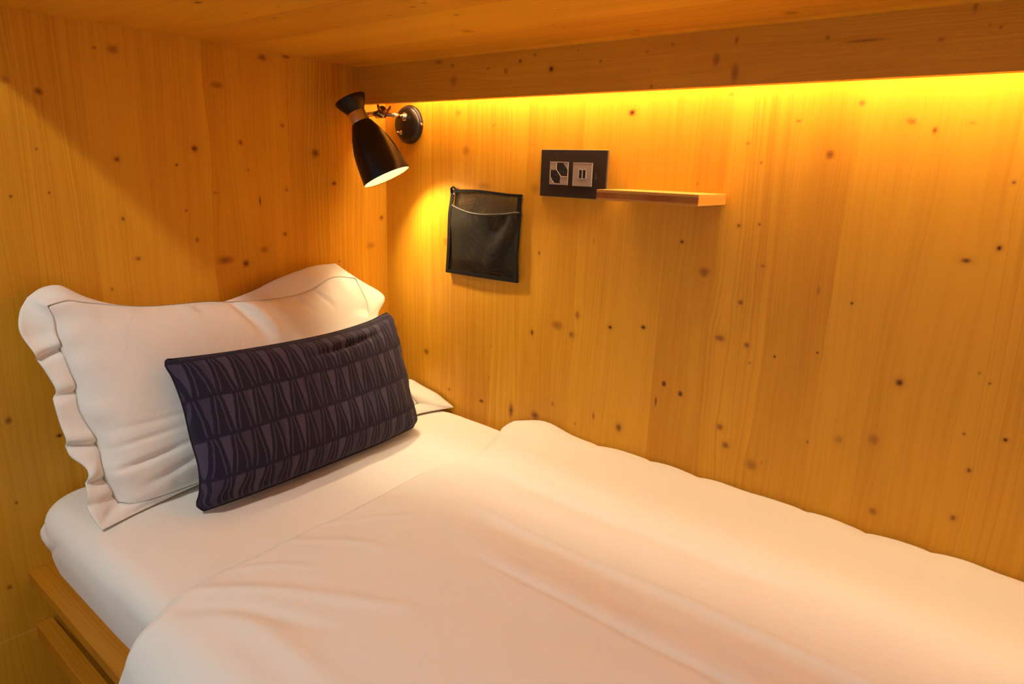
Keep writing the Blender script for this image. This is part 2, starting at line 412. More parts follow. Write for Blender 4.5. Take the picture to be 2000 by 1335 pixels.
# ------------------------------------------------------------------ bed frame
M_SHELFTOP = wood_material('pine_platform', attr=False, axis_u='Y', axis_v='X', seed=1.3, panel=4.0, tone=(.66, .53, .42))
bed = empty('bed_platform', (1.05, -0.5, 0.0))
tag(bed, 'orange pine bed platform whose front ledge sticks out under the white mattress', 'bed')
def blotched(o): return o
keep(box('platform_board', (0.0, -0.941, 0.432), (X_END, -0.001, 0.457), M_SHELFTOP, None, 0.0015), bed)
keep(box('base_panel', (0.0, -0.42, 0.0), (X_END, -0.395, 0.4318), M_PLAIN), bed)
rail = box('bed_rail', (0.0005, -0.943, 0.300), (X_END - .001, -0.913, 0.337), M_SHELFTOP, None, 0.0015)
tag(rail, 'narrow pine rail running just below the ledge of the bed platform', 'rail')

# ------------------------------------------------------------------ cloth materials
def cloth(name, col, wscale=1.0, weave=0.12, rough=0.85, sheen=0.25, crease=0.25):
    k = NT(name)
    p = k.co('Object')
    n1 = k.noise(p, 9.0 * wscale, 4.0, 0.55, 0.6)
    n2 = k.noise(p, 38.0 * wscale, 3.0, 0.5, 0.3)
    n3 = k.noise(p, 1400.0, 1.0)
    hgt = k.math('ADD', k.math('MULTIPLY', n1, 0.0055 * crease * 4), k.math('ADD', k.math('MULTIPLY', n2, 0.0005 * crease * 4), k.math('MULTIPLY', n3, 0.00012)))
    b = k.n.new('ShaderNodeBump'); b.inputs['Strength'].default_value = 1.0; b.inputs['Distance'].default_value = 1.0
    k.link(hgt, b.inputs['Height']); k.link(b.outputs[0], k.b.inputs['Normal'])
    k.b.inputs['Base Color'].default_value = (*col, 1)
    k.b.inputs['Roughness'].default_value = rough
    k.b.inputs['Specular IOR Level'].default_value = 0.2
    k.b.inputs['Sheen Weight'].default_value = sheen * .3
    return k.m
SHEET = (0.85, 0.830, 0.770)
M_SHEET = cloth('white_sheet', SHEET, 0.6, crease=0.10)
M_PILLOW = cloth('white_pillowcase', SHEET, 1.0, crease=0.16)
M_DUVET = cloth('white_duvet_cover', SHEET, 0.7, crease=0.16)

# ------------------------------------------------------------------ mattress
def mattress():
    lo = np.array([0.012, -0.917, 0.4585]); hi = np.array([2.085, -0.004, 0.618])
    bm = bmesh.new()
    nx, ny, nz = 260, 116, 22
    def face(fn, a, b):
        A, B = np.meshgrid(np.linspace(0, 1, a), np.linspace(0, 1, b), indexing='ij')
        return fn(A.ravel(), B.ravel()), grid_faces(a, b)
    one = np.ones; V = []; F = []; off = 0
    defs = [(lambda a, b: np.stack([a, b, one(len(a))], 1), nx, ny), (lambda a, b: np.stack([a, b, 0 * a], 1), nx, ny),
            (lambda a, b: np.stack([a, 0 * a, b], 1), nx, nz), (lambda a, b: np.stack([a, one(len(a)), b], 1), nx, nz),
            (lambda a, b: np.stack([0 * a, a, b], 1), ny, nz), (lambda a, b: np.stack([one(len(a)), a, b], 1), ny, nz)]
    for fn, a, b in defs:
        v, f = face(fn, a, b); V.append(v); F.append(f + off); off += len(v)
    P = lo + np.vstack(V) * (hi - lo)
    F = np.vstack(F)
    # plan corners
    r = 0.085
    q = P[:, :2]; qi = np.clip(q, lo[:2] + r, hi[:2] - r); d = q - qi; L = np.linalg.norm(d, axis=1)
    m = np.maximum(np.abs(d[:, 0]), np.abs(d[:, 1])); corner = (np.abs(d[:, 0]) > 1e-9) & (np.abs(d[:, 1]) > 1e-9)
    sc = np.where(corner, m / np.maximum(L, 1e-9), 1); P[:, :2] = qi + d * sc[:, None]
    # top and bottom edge roll
    def inset(P, rad):
        c = np.clip(P[:, :2], lo[:2] + r, hi[:2] - r); d = P[:, :2] - c; L = np.linalg.norm(d, axis=1)
        side = np.clip(L - (r - rad), 0, None)            # how far into the rounded rim (0..rad)
        return c, d, L, side
    rad = 0.038
    c, d, L, side = inset(P, rad)
    zt = hi[2] - P[:, 2]
    bot = P[:, 2] - lo[2]
    for dist, sgn, rr in ((zt, 1, rad), (bot, -1, 0.018)):
        c, d, L, side = inset(P, rr)
        k = (dist < rr)
        a = side; b = rr - np.clip(dist, 0, rr)
        mx = np.maximum(a, b); ln = np.hypot(a, b); s = np.where(k & (ln > 1e-9), mx / np.maximum(ln, 1e-9), 1)
        newL = np.where(k, L - a + a * s, L)
        P[:, :2] = np.where((L > 1e-9)[:, None], c + d * (newL / np.maximum(L, 1e-9))[:, None], P[:, :2])
        newz = b * s
        P[:, 2] = np.where(k, (hi[2] - rr + newz) if sgn > 0 else (lo[2] + rr - newz), P[:, 2])
    x, y, z = P.T
    # side bulge, pinch of the fitted sheet at the head corner and slack waves along the near side
    near = sst(-y, 0.86, 0.915)
    h = (z - lo[2]) / (hi[2] - lo[2])
    P[:, 1] -= near * (0.008 * np.sin(np.pi * np.clip(h, 0, 1)) + 0.0035 * vnoise(x * 9, z * 14) * np.sin(np.pi * h))
    P[:, 1] += near * 0.010 * (1 - h) ** 2
    cx = np.exp(-((x - 0.045) / .05) ** 2 - ((y + 0.89) / .05) ** 2)
    P[:, 1] -= cx * (0.010 * np.exp(-((z - .555) / .016) ** 2) - 0.012 * np.exp(-((z - .583 + .25 * (x - .04)) / .008) ** 2))
    P[:, 0] -= cx * 0.012 * np.exp(-((z - .55) / .018) ** 2)
    P[:, 1] += near * 0.004 * np.exp(-(((z - .535) - .6 * (x - .10)) / .007) ** 2) * np.exp(-((x - .11) / .05) ** 2)
    top = sst(z, .60, .617)
    P[:, 2] += top * (0.0022 * vnoise(x * 6 + 3, y * 6) + 0.0010 * vnoise(x * 17, y * 13)) - top * .002
    P[:, 0] = np.maximum(P[:, 0], 0.004)
    P[:, 1] = np.minimum(P[:, 1], -0.002)
    P[:, 2] = np.maximum(P[:, 2], 0.4575)
    o = obj_pd('mattress', P, F, M_SHEET)
    bm = bmesh.new(); bm.from_mesh(o.data); bmesh.ops.remove_doubles(bm, verts=bm.verts, dist=1e-5)
    bmesh.ops.recalc_face_normals(bm, faces=bm.faces); bm.to_mesh(o.data); bm.free(); o.data.shade_smooth()
    return tag(o, 'mattress in a smooth white fitted sheet lying on the pine platform', 'mattress')
mattress()

# ------------------------------------------------------------------ duvet
def duvet():
    # leading edge (x as a function of y) on top of the mattress, then down the near side
    ey = np.array([-0.000, -0.025, -0.053, -0.106, -0.18, -0.225, -0.30, -0.362, -0.442, -0.52, -0.589, -0.649, -0.756, -0.824, -0.884, -0.925, -0.96, -1.0, -1.05, -1.13, -1.3])
    ex = np.array([0.455, 0.462, 0.477, 0.496, 0.524, 0.531, 0.512, 0.505, 0.510, 0.520, 0.524, 0.519, 0.526, 0.522, 0.536, 0.560, 0.552, 0.530, 0.500, 0.452, 0.38])
    NS, NT_ = 300, 210
    D = np.concatenate([np.linspace(0.006, 0.90, 170), np.linspace(0.905, 1.26, 60)])   # arc length from the wall, over the side
    NTT = len(D)
    e = np.interp(-D, ey[::-1], ex[::-1])
    ks = np.ones(5) / 5
    s = np.concatenate([np.linspace(0, 1, 60) ** 1.3 * 0.10, 0.10 + np.linspace(0, 1, 220)[1:] * 0.90])
    NS = len(s)
    XE = 2.095
    S = s[:, None] * np.ones((1, NTT)); DD = np.ones((NS, 1)) * D[None, :]
    X = e[None, :] + S * (XE - e[None, :])
    dist = X - e[None, :]                                  # distance from leading edge
    # path over the near side
    y0 = 0.905; r = 0.045
    a = np.clip((DD - y0) / r, 0, math.pi / 2)
    ext = np.clip(DD - y0 - r * math.pi / 2, 0, None)
    Y = -(np.minimum(DD, y0) + r * np.sin(a)); Z = -(r * (1 - np.cos(a))) - ext
    NYd = -np.sin(a); NZd = np.cos(a)
    # thickness of the filled cover
    th = 0.010 + 0.014 * sst(dist, 0.0, 0.035) + 0.013 * sst(dist, 0.02, 0.16)
    th = th * (0.25 + 0.75 * np.sqrt(np.clip(dist / 0.012, 0, 1)))
    yy = -DD
    # the puffed fold lying along the wall, and its pinch at the leading edge
    hump = np.exp(-((DD - 0.02) / 0.10) ** 2) * (0.016 * np.exp(-((X - 0.57) / 0.07) ** 2))
    th = th + hump * sst(dist, 0, .05)
    th = th - 0.007 * sst(DD, .04, .004) * (0.6 + .4 * vnoise(X * 7, yy))
    # long soft folds running with the bed
    def run(y, x0, x1, w, h, bow=0.0):
        return h * np.exp(-((DD - y - bow * vnoise(X * 4 + y * 30, 0 * X)) / w) ** 2) * sst(X, x0, x0 + .12) * (1 - sst(X, x1 - .12, x1))
    th = th + run(.540, .80, 1.6, .0055, -.0034, .003) + run(.515, .78, 1.7, .020, .0022, .003)      # pressed crease
    th = th + run(.418, .68, 1.7, .006, .0020, .003) + run(.438, .68, 1.7, .018, -.0030, .003)       # next crease
    th = th + run(.288, .55, 1.3, .018, -.0038, .004) + run(.262, .55, 1.3, .016, .0022, .004)
    th = th + run(.090, .60, 2.2, .060, .0050, .010)
    stitch = 0.5 + 0.5 * np.sin(X * 2 * math.pi / .045)
    th = th + run(.200, .84, 2.2, .0022, .0012, .001) * sst(stitch, .35, .7)
    for x0 in (.739, .874, .984, 1.199, 1.304, 1.406, 1.56):
        th = th - .0045 * np.exp(-np.abs((X - x0 - .2 * (DD - .02)) / .010)) * np.exp(-DD / .05)
        th = th + .0030 * np.exp(-((X - x0 - .05) / .035) ** 2) * np.exp(-DD / .06)
    th = th + 0.0036 * vnoise(X * 3.1 + 5, yy * 5.2 + 1) * sst(dist, 0.02, 0.2)
    th = th + 0.0022 * vnoise((X * .9 + yy * 0.3) * 9, (yy * 1.0 - X * 0.25) * 20) * sst(dist, 0.0, 0.05) * np.exp(-dist / .35)
    th = th + 0.0012 * vnoise(X * 14 + 2, yy * 16)
    # creases near the leading edge (pressed loops)
    def crease(x0, y0, x1, y1, w, h):
        px, py = X, yy
        dx, dy = x1 - x0, y1 - y0; L2 = dx * dx + dy * dy
        t = np.clip(((px - x0) * dx + (py - y0) * dy) / L2, 0, 1)
        bowed = 0.012 * np.sin(t * math.pi)
        d = np.hypot(px - (x0 + t * dx), py - (y0 + t * dy) - bowed)
        return h * np.exp(-(d / w) ** 2) * np.sin(np.clip(t, .06, .94) * math.pi) ** .5
    for c in ((0.54, -0.64, 0.66, -0.52, .008, .004), (0.55, -0.70, 0.72, -0.62, .010, .0035), (0.55, -0.88, 0.85, -0.70, .012, .006),
              (0.58, -0.91, 0.80, -0.80, .014, -.006), (0.56, -0.80, 0.66, -0.73, .008, .003), (0.535, -0.225, 0.66, -0.26, .007, -.006),
              (0.54, -0.20, 0.70, -0.16, .014, .005), (0.52, -0.36, 0.66, -0.42, .010, .003), (0.60, -0.10, 0.80, -0.05, .012, .004),
              (0.62, -0.88, 0.9, -0.86, .02, .006)):
        th = th + crease(*c)
    # hanging part: folds fanning down
    hang = sst(DD, 0.93, 1.10)
    th = th + hang * (0.008 + 0.007 * vnoise((X + 0.35 * ext) * 14, DD * 1.0) + 0.004 * vnoise((X + .35 * ext) * 30, DD))
    th = np.maximum(th, 0.003)
    base = 0.6185
    V1 = np.stack([X, Y + NYd * th, base + Z + NZd * th], -1)
    V0 = np.stack([X, Y + NYd * 0.0012, base + Z + NZd * 0.0012], -1)
    V1[..., 1] = np.minimum(V1[..., 1], -0.003)
    V1[0] = V0[0] * .4 + V1[0] * .6; V1[0, :, 0] -= 0.0
    P = np.vstack([V1.reshape(-1, 3), V0.reshape(-1, 3)])
    n = NS * NTT
    F = [tuple(f) for f in grid_faces(NS, NTT)] + [tuple(f[::-1]) for f in grid_faces(NS, NTT, n)]
    rim = [i * NTT for i in range(NS)] + [(NS - 1) * NTT + j for j in range(1, NTT)] + [i * NTT + NTT - 1 for i in range(NS - 2, -1, -1)] + [j for j in range(NTT - 2, 0, -1)]
    for k in range(len(rim)):
        a_, b_ = rim[k], rim[(k + 1) % len(rim)]
        F.append((a_, b_, b_ + n, a_ + n))
    o = obj_pd('duvet', P, F, M_DUVET)
    bm = bmesh.new(); bm.from_mesh(o.data); bmesh.ops.recalc_face_normals(bm, faces=bm.faces); bm.to_mesh(o.data); bm.free(); o.data.shade_smooth()
    return tag(o, 'white duvet spread over the bed with its soft edge folded below the pillows', 'duvet')
duvet()

# ------------------------------------------------------------------ pillows
def coons(bot, top, left, right):
    n = len(bot); m = len(left)
    s = np.linspace(0, 1, n)[:, None, None]; t = np.linspace(0, 1, m)[None, :, None]
    return ((1 - t) * bot[:, None] + t * top[:, None] + (1 - s) * left[None] + s * right[None]
            - ((1 - s) * (1 - t) * bot[0] + s * (1 - t) * bot[-1] + (1 - s) * t * top[0] + s * t * top[-1]))

def puffy(name, C, nrm, bf, bb, mat, wr, power=2.4, clampf=None, pw=0.52):
    """two sheets joined at their common border"""
    n, m, _ = C.shape
    s = np.linspace(0, 1, n)[:, None] * np.ones((1, m)); t = np.ones((n, 1)) * np.linspace(0, 1, m)[None]
    q = (1 - np.abs(2 * s - 1) ** power) * (1 - np.abs(2 * t - 1) ** power)
    prof = np.clip(q, 0, 1) ** pw
    N = np.array(nrm) / np.linalg.norm(nrm)
    f = prof * bf + wr(s, t) * np.clip(prof * 3, 0, 1)
    bk = prof * bb
    Fr = C + f[..., None] * N; Bk = C - bk[..., None] * N
    if clampf: Fr = clampf(Fr); Bk = clampf(Bk)
    P = np.vstack([Fr.reshape(-1, 3), Bk.reshape(-1, 3)])
    F = np.vstack([grid_faces(n, m), grid_faces(n, m, n * m)[:, ::-1]])
    me_o = obj_pd(name, P, F, mat)
    # uv on the front for the pattern
    uv = np.vstack([np.stack([s.ravel(), t.ravel()], 1)] * 2)
    at = me_o.data.attributes.new('st', 'FLOAT_VECTOR', 'POINT')
    at.data.foreach_set('vector', np.hstack([uv, np.zeros((len(uv), 1))]).astype(np.float32).ravel())
    bm = bmesh.new(); bm.from_mesh(me_o.data)
    bv = [v for v in bm.verts if v.is_boundary]
    bmesh.ops.remove_doubles(bm, verts=bv, dist=1e-5)
    bmesh.ops.recalc_face_normals(bm, faces=bm.faces); bm.to_mesh(me_o.data); bm.free(); me_o.data.shade_smooth()
    return me_o

def bedclamp(P):
    P = P.copy()
    P[..., 0] = np.maximum(P[..., 0], 0.004)
    P[..., 1] = np.minimum(P[..., 1], -0.004)
    P[..., 2] = np.maximum(P[..., 2], 0.6195)
    return P

# white pillow with a flat border, leaning on the head wall
N1, N2 = 150, 90
left = catmull([(.206, -.835, .640), (.185, -.846, .697), (.165, -.842, .747), (.14, -.856, .811), (.125, -.853, .857), (.10, -.861, .934), (.088, -.859, .972), (.085, -.866, .999)], N2)
top = catmull([(.085, -.866, .999), (.08, -.83, 1.003), (.08, -.80, .995), (.08, -.697, .974), (.075, -.575, .966), (.075, -.506, .957), (.075, -.40, .951), (.075, -.32, .958), (.075, -.244, .984), (.08, -.178, .976)], N1)
right = catmull([(.215, -.085, .640), (.195, -.105, .675), (.165, -.145, .74), (.125, -.150, .81), (.098, -.150, .865), (.088, -.148, .905), (.085, -.163, .942), (.08, -.178, .976)], N2)
bot = catmull([(.206, -.835, .640), (.225, -.79, .634), (.215, -.60, .632), (.205, -.30, .632), (.215, -.085, .640)], N1)
CP = coons(bot, top, left, right)
def wr_p(s, t):
    edge = np.minimum(np.minimum(s, 1 - s) * 1.9, np.minimum(t, 1 - t))
    fall = np.exp(-edge / 0.16)
    w = 0.0085 * fall * vnoise(t * 13 + 3, s * 3) * np.exp(-np.minimum(s, 1 - s) / .10)
    w += 0.0050 * fall * vnoise(s * 26, t * 3 + 8) * np.exp(-np.minimum(t, 1 - t) / .16)
    w += 0.006 * vnoise(s * 3 + 4, t * 3) * sst(edge, 0, .2)
    # the deep fold below the dip of the top edge and two pulls from the right corner
    w -= 0.016 * np.exp(-((s - .505 - .10 * (1 - t)) / .020) ** 2) * sst(t, .62, .95)
    w += 0.008 * np.exp(-((s - .545 - .12 * (1 - t)) / .020) ** 2) * sst(t, .6, .9)
    w -= 0.006 * np.exp(-((s - .80 - .12 * (1 - t)) / .010) ** 2) * sst(t, .78, .95)
    w -= 0.006 * np.exp(-((s - .72 - .10 * (1 - t)) / .010) ** 2) * sst(t, .80, .96)
    # sags near the lower left corner
    for (s0, t0, sl, wd, h) in ((.10, .20, .35, .015, -.010), (.16, .12, .5, .02, -.006), (.10, .30, .25, .012, -.005), (.14, .38, .15, .012, -.003)):
        w += h * np.exp(-((t - t0 - sl * (s - s0)) / wd) ** 2) * np.exp(-((s - s0) / .09) ** 2)
    return w
pillow = empty('pillow', (0.14, -0.45, 0.62))
tag(pillow, 'large white pillow with a flat border leaning against the head wall', 'pillow')
body = puffy('pillow_body', CP, (.94, 0, .33), .062, .050, M_PILLOW, wr_p, 2.8, bedclamp, .64)
keep(body, pillow)
fl = catmull([(.253, -.880, .622), (.215, -.886, .65), (.195, -.878, .690), (.185, -.872, .716), (.165, -.888, .740), (.155, -.888, .765), (.13, -.890, .830), (.12, -.883, .854), (.10, -.899, .917), (.08, -.910, .959), (.06, -.901, .989), (.045, -.883, 1.011)], N2)
ft = catmull([(.045, -.883, 1.011), (.035, -.858, 1.023), (.03, -.826, 1.023), (.03, -.795, 1.000), (.03, -.72, .958), (.03, -.60, .942), (.04, -.52, .952), (.035, -.44, .968), (.035, -.377, .989), (.03, -.272, 1.010), (.03, -.202, 1.011)], N1)
fr = catmull([(.270, -.006, .6225), (.232, -.006, .636), (.201, -.008, .650), (.150, -.012, .662), (.127, -.028, .676), (.128, -.052, .681), (.150, -.100, .715), (.13, -.124, .771), (.095, -.116, .835), (.075, -.100, .872), (.05, -.058, .909), (.035, -.133, .963), (.03, -.202, 1.011)], N2)
fb = catmull([(.253, -.880, .622), (.228, -.79, .6215), (.205, -.68, .6215), (.20, -.5, .6215), (.205, -.3, .6215), (.235, -.106, .6215), (.268, -.006, .622)], N1)
def loop(b, r, t, l): return np.vstack([b[:-1], r[:-1], t[::-1][:-1], l[::-1][:-1]])
inner = loop(bot, right, top, left); outer = loop(fb, fr, ft, fl)
K = 12
nl = len(inner)
q = np.linspace(0, 1, K)[None, :, None]
FL = inner[:, None] * (1 - q) + outer[:, None] * q
arc = np.r_[0, np.cumsum(np.linalg.norm(np.diff(outer, axis=0), axis=1))]
wave = (vnoise(arc * 13, 0 * arc + 2.5) * .010 + vnoise(arc * 34, 0 * arc + 9.5) * .004)[:, None] * np.sin(np.linspace(0, 1, K) * math.pi * .85)[None]
FL[..., 0] += wave; FL[..., 2] += wave * .3
left_side = np.clip((-.80 - inner[:, 1]) / .03, 0, 1)[:, None]
for z0, sl, h in ((.915, .35, .010), (.842, .1, .007), (.752, -.2, .010), (.690, -.15, .008), (.655, -.1, .006)):
    FL[..., 0] -= left_side * h * np.exp(-((FL[..., 2] - z0 - sl * (FL[..., 1] + .87)) / .006) ** 2)
    FL[..., 0] += left_side * h * .7 * np.exp(-((FL[..., 2] - z0 - .017 - sl * (FL[..., 1] + .87)) / .011) ** 2)
FL = bedclamp(FL)
nn = np.array([.0018, 0, .0009])
V = np.vstack([(FL + nn).reshape(-1, 3), (FL - nn).reshape(-1, 3)])
V[:, 0] = np.maximum(V[:, 0], .002); V[:, 2] = np.maximum(V[:, 2], .6185)
f1 = grid_faces(nl, K, 0, True); f2 = grid_faces(nl, K, nl * K, True)[:, ::-1]
i = np.arange(nl); i2 = (i + 1) % nl
rimf = np.stack([i * K + K - 1, i2 * K + K - 1, i2 * K + K - 1 + nl * K, i * K + K - 1 + nl * K], 1)
rimi = np.stack([i * K, i * K + nl * K, i2 * K + nl * K, i2 * K], 1)
fo = obj_pd('flat_border', V, np.vstack([f1, f2, rimf, rimi]), M_PILLOW)
bm = bmesh.new(); bm.from_mesh(fo.data); bmesh.ops.recalc_face_normals(bm, faces=bm.faces); bm.to_mesh(fo.data); bm.free(); fo.data.shade_smooth()
keep(fo, pillow)

# blue patterned cushion in front of it
def cushion_material():
    k = NT('navy_leaf_pattern')
    st = k.sep(k.attr('st').outputs['Vector'])
    W, H = 0.585, 0.305
    pc = k.co('Object')
    jit = k.math('MULTIPLY', k.math('SUBTRACT', k.noise(pc, 26.0, 2.0), 0.5), 0.007)
    jit2 = k.math('MULTIPLY', k.math('SUBTRACT', k.noise(pc, 14.0, 1.0), 0.5), 0.010)
    u = k.math('ADD', k.math('MULTIPLY', st[0], W), jit)
    v = k.math('ADD', k.math('MULTIPLY', st[1], H), k.math('ADD', jit2, 0.022))
    rowh = 0.079
    vr = k.math('DIVIDE', v, rowh)
    row = k.math('FLOOR', vr)
    t = k.math('SUBTRACT', vr, row)                     # 0 at the foot of a row, 1 at its head
    ph = k.math('FRACT', k.math('MULTIPLY', row, 0.413))
    def tri(per, shift):
        x = k.math('FRACT', k.math('ADD', k.math('ADD', k.math('DIVIDE', u, per), ph), shift))
        return k.math('MULTIPLY', k.math('ABSOLUTE', k.math('SUBTRACT', x, 0.5)), 2.0)
    d = tri(0.0405, 0.0)
    wedge = k.math('SUBTRACT', k.math('MULTIPLY', t, 0.52), d)          # light wedge, point down
    wedge = k.smooth(wedge, -0.03, 0.03)
    # thin light strokes either side of it
    c = k.math('ADD', 0.44, k.math('MULTIPLY', t, 0.44))
    stroke = k.smooth(k.math('ABSOLUTE', k.math('SUBTRACT', d, c)), 0.05, 0.10, 1.0, 0.0)
    # a slender up-pointing wedge in some cells
    up = k.smooth(k.math('SUBTRACT', k.math('SUBTRACT', d, 0.80), k.math('MULTIPLY', t, 0.15)), -0.02, 0.03)
    sel = k.smooth(k.noise(k.comb(k.math('MULTIPLY', u, 18.0), row, 0.0), 1.0, 0.0), 0.46, 0.50)
    pat = k.math('MAXIMUM', k.math('MULTIPLY', wedge, k.math('ADD', 0.62, k.math('MULTIPLY', sel, 0.38))), k.math('MULTIPLY', stroke, 0.75))
    gap = k.smooth(k.math('MINIMUM', t, k.math('SUBTRACT', 1.0, t)), 0.02, 0.07)
    pat = k.math('MULTIPLY', pat, gap)
    weave = k.noise(k.comb(k.math('MULTIPLY', u, 900.0), k.math('MULTIPLY', v, 1500.0)), 1.0, 1.0)
    pat = k.math('MULTIPLY', pat, k.smooth(weave, 0.25, 0.75, 0.65, 1.1))
    col = k.mix(pat, (0.019, 0.015, 0.032, 1), (0.074, 0.060, 0.100, 1))
    k.link(col, k.b.inputs['Base Color'])
    k.b.inputs['Roughness'].default_value = 0.9
    k.b.inputs['Specular IOR Level'].default_value = 0.15
    k.b.inputs['Sheen Weight'].default_value = 0.06
    hh = k.math('ADD', k.math('MULTIPLY', weave, 0.0005), k.math('ADD', k.math('MULTIPLY', k.noise(pc, 22.0, 3.0), 0.004), k.math('MULTIPLY', pat, 0.0004)))
    b = k.n.new('ShaderNodeBump'); b.inputs['Strength'].default_value = 0.8; b.inputs['Distance'].default_value = 1.0
    k.link(hh, b.inputs['Height']); k.link(b.outputs[0], k.b.inputs['Normal'])
    return k.m
M_CUSH = cushion_material()
M_CUSHPIPE = simple('navy_seam', (0.022, 0.016, 0.034), 0.9, 0, .15, .3)
n1, n2 = 130, 76
cl = catmull([(.318, -.730, .6235), (.314, -.740, .638), (.305, -.728, .658), (.290, -.719, .700), (.264, -.717, .750), (.236, -.713, .808), (.214, -.717, .858), (.206, -.724, .882), (.202, -.721, .894)], n2)
ct = catmull([(.202, -.721, .894), (.200, -.700, .890), (.197, -.60, .882), (.192, -.46, .876), (.182, -.33, .874), (.172, -.22, .880), (.165, -.165, .889), (.161, -.145, .892)], n1)
cr = catmull([(.297, -.178, .6235), (.293, -.168, .638), (.288, -.171, .655), (.272, -.169, .69), (.238, -.160, .75), (.205, -.150, .81), (.176, -.140, .866), (.163, -.137, .884), (.161, -.145, .892)], n2)
cb = catmull([(.318, -.730, .6235), (.322, -.700, .6245), (.322, -.62, .6230), (.318, -.46, .6225), (.312, -.30, .6230), (.303, -.21, .6245), (.297, -.178, .6235)], n1)
CC = coons(cb, ct, cl, cr)
def wr_c(s, t):
    w = 0.004 * vnoise(t * 15, s * 4 + 2) * np.exp(-np.minimum(s, 1 - s) / .05)
    w += 0.0045 * vnoise(s * 24, t * 3 + 4) * np.exp(-np.minimum(t, 1 - t) / .08)
    w += 0.003 * vnoise(s * 5, t * 4)
    w -= 0.010 * np.exp(-((t - .84 - .10 * (s - .65)) / .022) ** 2) * np.exp(-((s - .66) / .16) ** 2)
    w += 0.006 * np.exp(-((t - .90 - .10 * (s - .65)) / .03) ** 2) * np.exp(-((s - .66) / .18) ** 2)
    return w
cush = empty('cushion', (0.28, -0.45, 0.62))
tag(cush, 'small rectangular navy cushion with a dark wedge pattern leaning on the white pillow', 'cushion')
keep(puffy('cushion_body', CC, (.91, 0, .42), .064, .022, M_CUSH, wr_c, 4.0, bedclamp, .46), cush)
bm = bmesh.new()
lp = loop(cb, cr, ct, cl)[::2]
lp = np.vstack([lp, lp[:2]]); lp[:, 2] = np.maximum(lp[:, 2], .6225)
tube_bm(bm, [tuple(p) for p in lp], 0.0020, 8)
keep(obj_bm('seam_edge', bm, M_CUSHPIPE, None, True), cush)

# ------------------------------------------------------------------ reading lamp
M_BLACK = simple('black_lacquer', (0.010, 0.008, 0.007), 0.30, 0.0, 0.35)
M_BASE = simple('black_satin_metal', (0.030, 0.024, 0.020), 0.30, 0.6, 0.5)
M_BRASS = simple('old_brass', (0.62, 0.45, 0.28), 0.24, 1.0)
M_CHROME = simple('nickel', (0.75, 0.70, 0.64), 0.18, 1.0)
M_INNER = simple('cream_enamel', (0.105, 0.072, 0.026), 0.85)
lamp = empty('reading_lamp', (0.097, 0.0, 1.367))
tag(lamp, 'black cone reading lamp on a brass arm in the corner above the pillow', 'wall lamp')
YD = (0, -1, 0)
wp = lathe('wall_plate', (0.099, -0.0005, 1.3675), YD, [(0, .0485), (.004, .0492), (.008, .0480), (.0095, .0462), (.0105, .0462), (.016, .0425), (.019, .0385), (.0200, .0365), (.0200, 0.0)], M_BASE, lamp, 96)
lathe('arm_socket', (0.100, -0.0203, 1.386), YD, [(0, .0105), (.0018, .0105), (.003, .0085), (.008, .0072), (.012, .0062), (.012, 0)], M_CHROME, lamp, 32)
sw = lathe('switch', (0.0875, -0.0203, 1.3465), YD, [(0, .0058), (.003, .0058), (.0045, .0044), (.0045, 0)], M_CHROME, lamp, 24)
lathe('switch_lever', (0.0870, -0.0245, 1.3468), (-.25, -1, .12), [(0, .0011), (.008, .0015), (.0095, .0012), (.0098, 0)], M_CHROME, lamp, 12)
lathe('plate_screw', (0.1455, -0.0060, 1.3675), (1, -.25, 0), [(0, .0036), (.0035, .0036), (.0048, .0026), (.0050, 0)], M_CHROME, lamp, 16)
# arm: rod, joint with a wing nut, second rod
KC = Vector((0.100, -0.171, 1.374))
AX = Vector((.063, .033, -.140)).normalized()
bm = bmesh.new(); tube_bm(bm, [(0.100, -0.030, 1.386), (0.100, -0.060, 1.3868), (.1, -.0605, 1.3868), (.1, -.094, 1.387)], .0055, 20, [.0060, .0060, .0052, .0052])
keep(obj_bm('arm', bm, M_BRASS, None, True), lamp)
bm = bmesh.new(); tube_bm(bm, [(0.100, -0.110, 1.385), (0.100, -0.158, 1.3775)], .0042, 16)
tube_bm(bm, [(0.1035, -0.108, 1.391), (0.1035, -0.154, 1.383)], .0022, 10)
keep(obj_bm('shade_bracket', bm, M_BRASS, None, True), lamp)
JC = Vector((0.100, -0.103, 1.3872))
bm = bmesh.new()
bmesh.ops.create_uvsphere(bm, u_segments=24, v_segments=14, radius=0.0120, matrix=Matrix.Translation(JC + Vector((0, 0, -.001))) @ Matrix.Diagonal((.9, 1.0, .9, 1)))
tube_bm(bm, [JC + Vector((-.012, 0, -.003)), JC + Vector((.014, 0, -.003))], .0088, 20)
keep(obj_bm('joint', bm, M_BRASS, None, True), lamp)
bm = bmesh.new()
tube_bm(bm, [JC + Vector((.010, 0, .004)), JC + Vector((.019, 0, .004))], .0066, 20, [.0100, .0075])
for sg in (-1, 1):
    b0 = JC + Vector((.014, sg * .006, .004))
    tube_bm(bm, [b0, b0 + Vector((.001, sg * .008, .004)), b0 + Vector((.002, sg * .0125, .009)), b0 + Vector((.002, sg * .0140, .0155))], .003, 10, [.0042, .0036, .0034, .0022])
bmesh.ops.create_uvsphere(bm, u_segments=18, v_segments=10, radius=0.0105, matrix=Matrix.Translation(JC + Vector((.008, .001, .008))))
keep(obj_bm('wing_nut', bm, simple('dark_brass', (.20, .11, .05), .35, 1.0), None, True), lamp)
